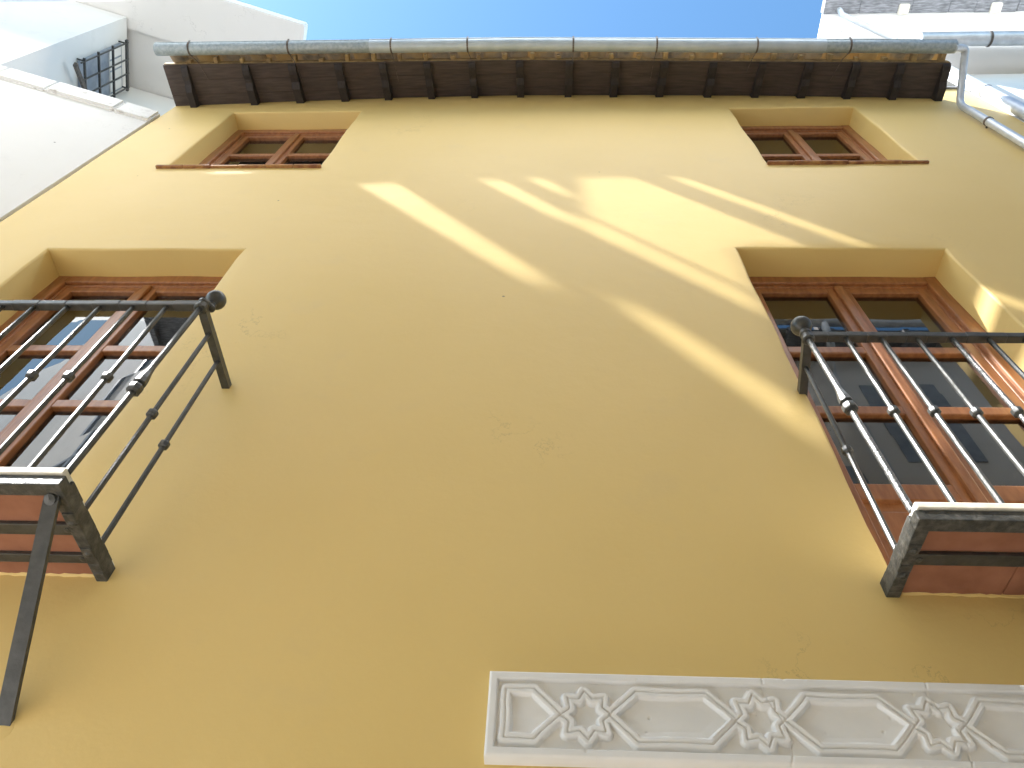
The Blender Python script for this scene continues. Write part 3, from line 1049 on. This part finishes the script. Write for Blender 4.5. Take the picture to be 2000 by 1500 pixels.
box(bm, -5.05, 2.25, -3.0, -2.2, 9.42, 9.47)
obj("eave", bm, M_BROWNEAVE, oh)
bm = BM()
gutter_run(bm, 2.3, 14, 0.06, lambda x: -2.16, lambda x: 9.3, step=0.8)
tube(bm, [(3.25, -2.16, 9.25), (3.25, -2.2, 9.0), (3.3, -2.5, 8.75), (3.3, -2.54, 0.1)], 0.045, 12)
obj("gutter", bm, M_PIPE, oh, smooth=True)
bm = BM()
for (x0, x1, z0, z1) in ((3.6, 4.4, 7.3, 8.6), (5.4, 6.2, 7.3, 8.6), (2.6, 3.1, 5.4, 7.2), (-3.2, -2.3, 7.0, 8.5), (-1, 0, 7.0, 8.5)):
    box(bm, x0, x1, -2.60, -2.585, z0, z1)
Q = Vector((-0.866, -0.5, 0)); QN = Vector((-0.5, 0.866, 0)); Q0 = Vector((-4.45, -2.70, 0))
for (a, b, z0, z1) in ((1.6, 1.68, 3.5, 13.8), (0.2, 9.0, 8.25, 8.31)):
    v, fs = hexa(bm, [Q0 + Q * p + QN * q + Vector((0, 0, z)) for z in (z0, z1) for (p, q) in ((a, -0.01), (b, -0.01), (b, 0.04), (a, 0.04))])
obj("shutter", bm, M_BLUEPANE, oh)
# added unseen canopy over the alley, gaps cut to shape the sun streaks
bm = BM()
ZA = 10.0
holes = [
    [(-3.90, 0.84), (-3.60, 0.84), (-3.66, 1.27), (-3.82, 1.27)],
    [(-2.97, 0.84), (-2.80, 0.84), (-2.83, 1.05), (-2.96, 1.05)],
    [(-2.60, 0.84), (-2.46, 0.84), (-2.52, 0.93), (-2.60, 0.93)],
    [(-2.18, 0.84), (-1.81, 0.84), (-1.81, 1.50), (-2.66, 1.50), (-2.70, 1.02)],
    [(-2.745, 1.03), (-2.72, 1.45), (-2.86, 1.45), (-2.93, 1.07)],
    [(-1.56, 0.84), (-1.44, 0.84), (-1.40, 1.40), (-1.51, 1.40)],
    [(-3.54, 1.355), (-3.41, 1.355), (-3.51, 1.68), (-3.70, 1.68)],
    [(-4.2, 1.9), (-2.6, 1.9), (-2.6, 2.2), (-4.25, 2.2)],
    [(-7.8, 2.06), (-6.14, 2.06), (-6.95, 2.38), (-7.8, 2.38)],
]
N_FILTERED = 7     # added netting weakens the streaks in the first gaps, the last two are open
CAN_X0, CAN_X1, CAN_H0, CAN_H1 = -13.0, 3.5, 0.84, 2.62
def inside(px, py, pg):
    c = False
    n = len(pg)
    for i in range(n):
        x1, y1 = pg[i]; x2, y2 = pg[(i + 1) % n]
        if (y1 > py) != (y2 > py) and px < (x2 - x1) * (py - y1) / (y2 - y1) + x1:
            c = not c
    return c
# triangulate with the holes: 2d delaunay
from mathutils.geometry import delaunay_2d_cdt
V2, E2 = [], []
def loop2(pg):
    k = len(V2)
    V2.extend(Vector(p) for p in pg)
    E2.extend((k + i, k + (i + 1) % len(pg)) for i in range(len(pg)))
loop2([(CAN_X0, CAN_H0), (-6.0, CAN_H0), (-5.9, CAN_H0 - 0.055), (CAN_X1, CAN_H0 - 0.055), (CAN_X1, CAN_H1), (CAN_X0, CAN_H1)])
for h in holes: loop2([(x, max(y, CAN_H0 - 0.005)) for x, y in h])
vo, eo, fo, _, _, _ = delaunay_2d_cdt(V2, E2, [], 1, 1e-6)
bmn = BM()
vb = [bm.verts.new((v.x, -v.y, ZA)) for v in vo]
for f in fo:
    c = sum((vo[i] for i in f), Vector((0, 0))) / len(f)
    hit = [k for k, h in enumerate(holes) if inside(c.x, c.y, h)]
    if hit:
        if hit[0] < N_FILTERED:
            bmn.faces.new([bmn.verts.new((vo[i].x, -vo[i].y, ZA - 0.004)) for i in f])
        continue
    try: bm.faces.new([vb[i] for i in f])
    except ValueError: pass
obj("added_sun_blocker", bm, M_SUNBLOCK, oh)  # unseen blocker, placed to cut the sun into streaks
obj("added_sun_filter", bmn, M_SUNFILTER, oh)  # added filter in the gaps, dims the streaks
bm = BM()
for x in (-12.9, -9.0, -5.6, 0.3, 3.4):
    tube(bm, [(x, -2.64, 10.02), (x, -0.83, 10.02)], 0.008, 6)
for x in (-4.2, 3.5):
    box(bm, x - 0.03, x + 0.03, -2.7, -2.62, 9.0, 10.1)
obj("added_blocker_rope", bm, M_WIRE, oh)  # ropes and posts made up to carry the added canopy
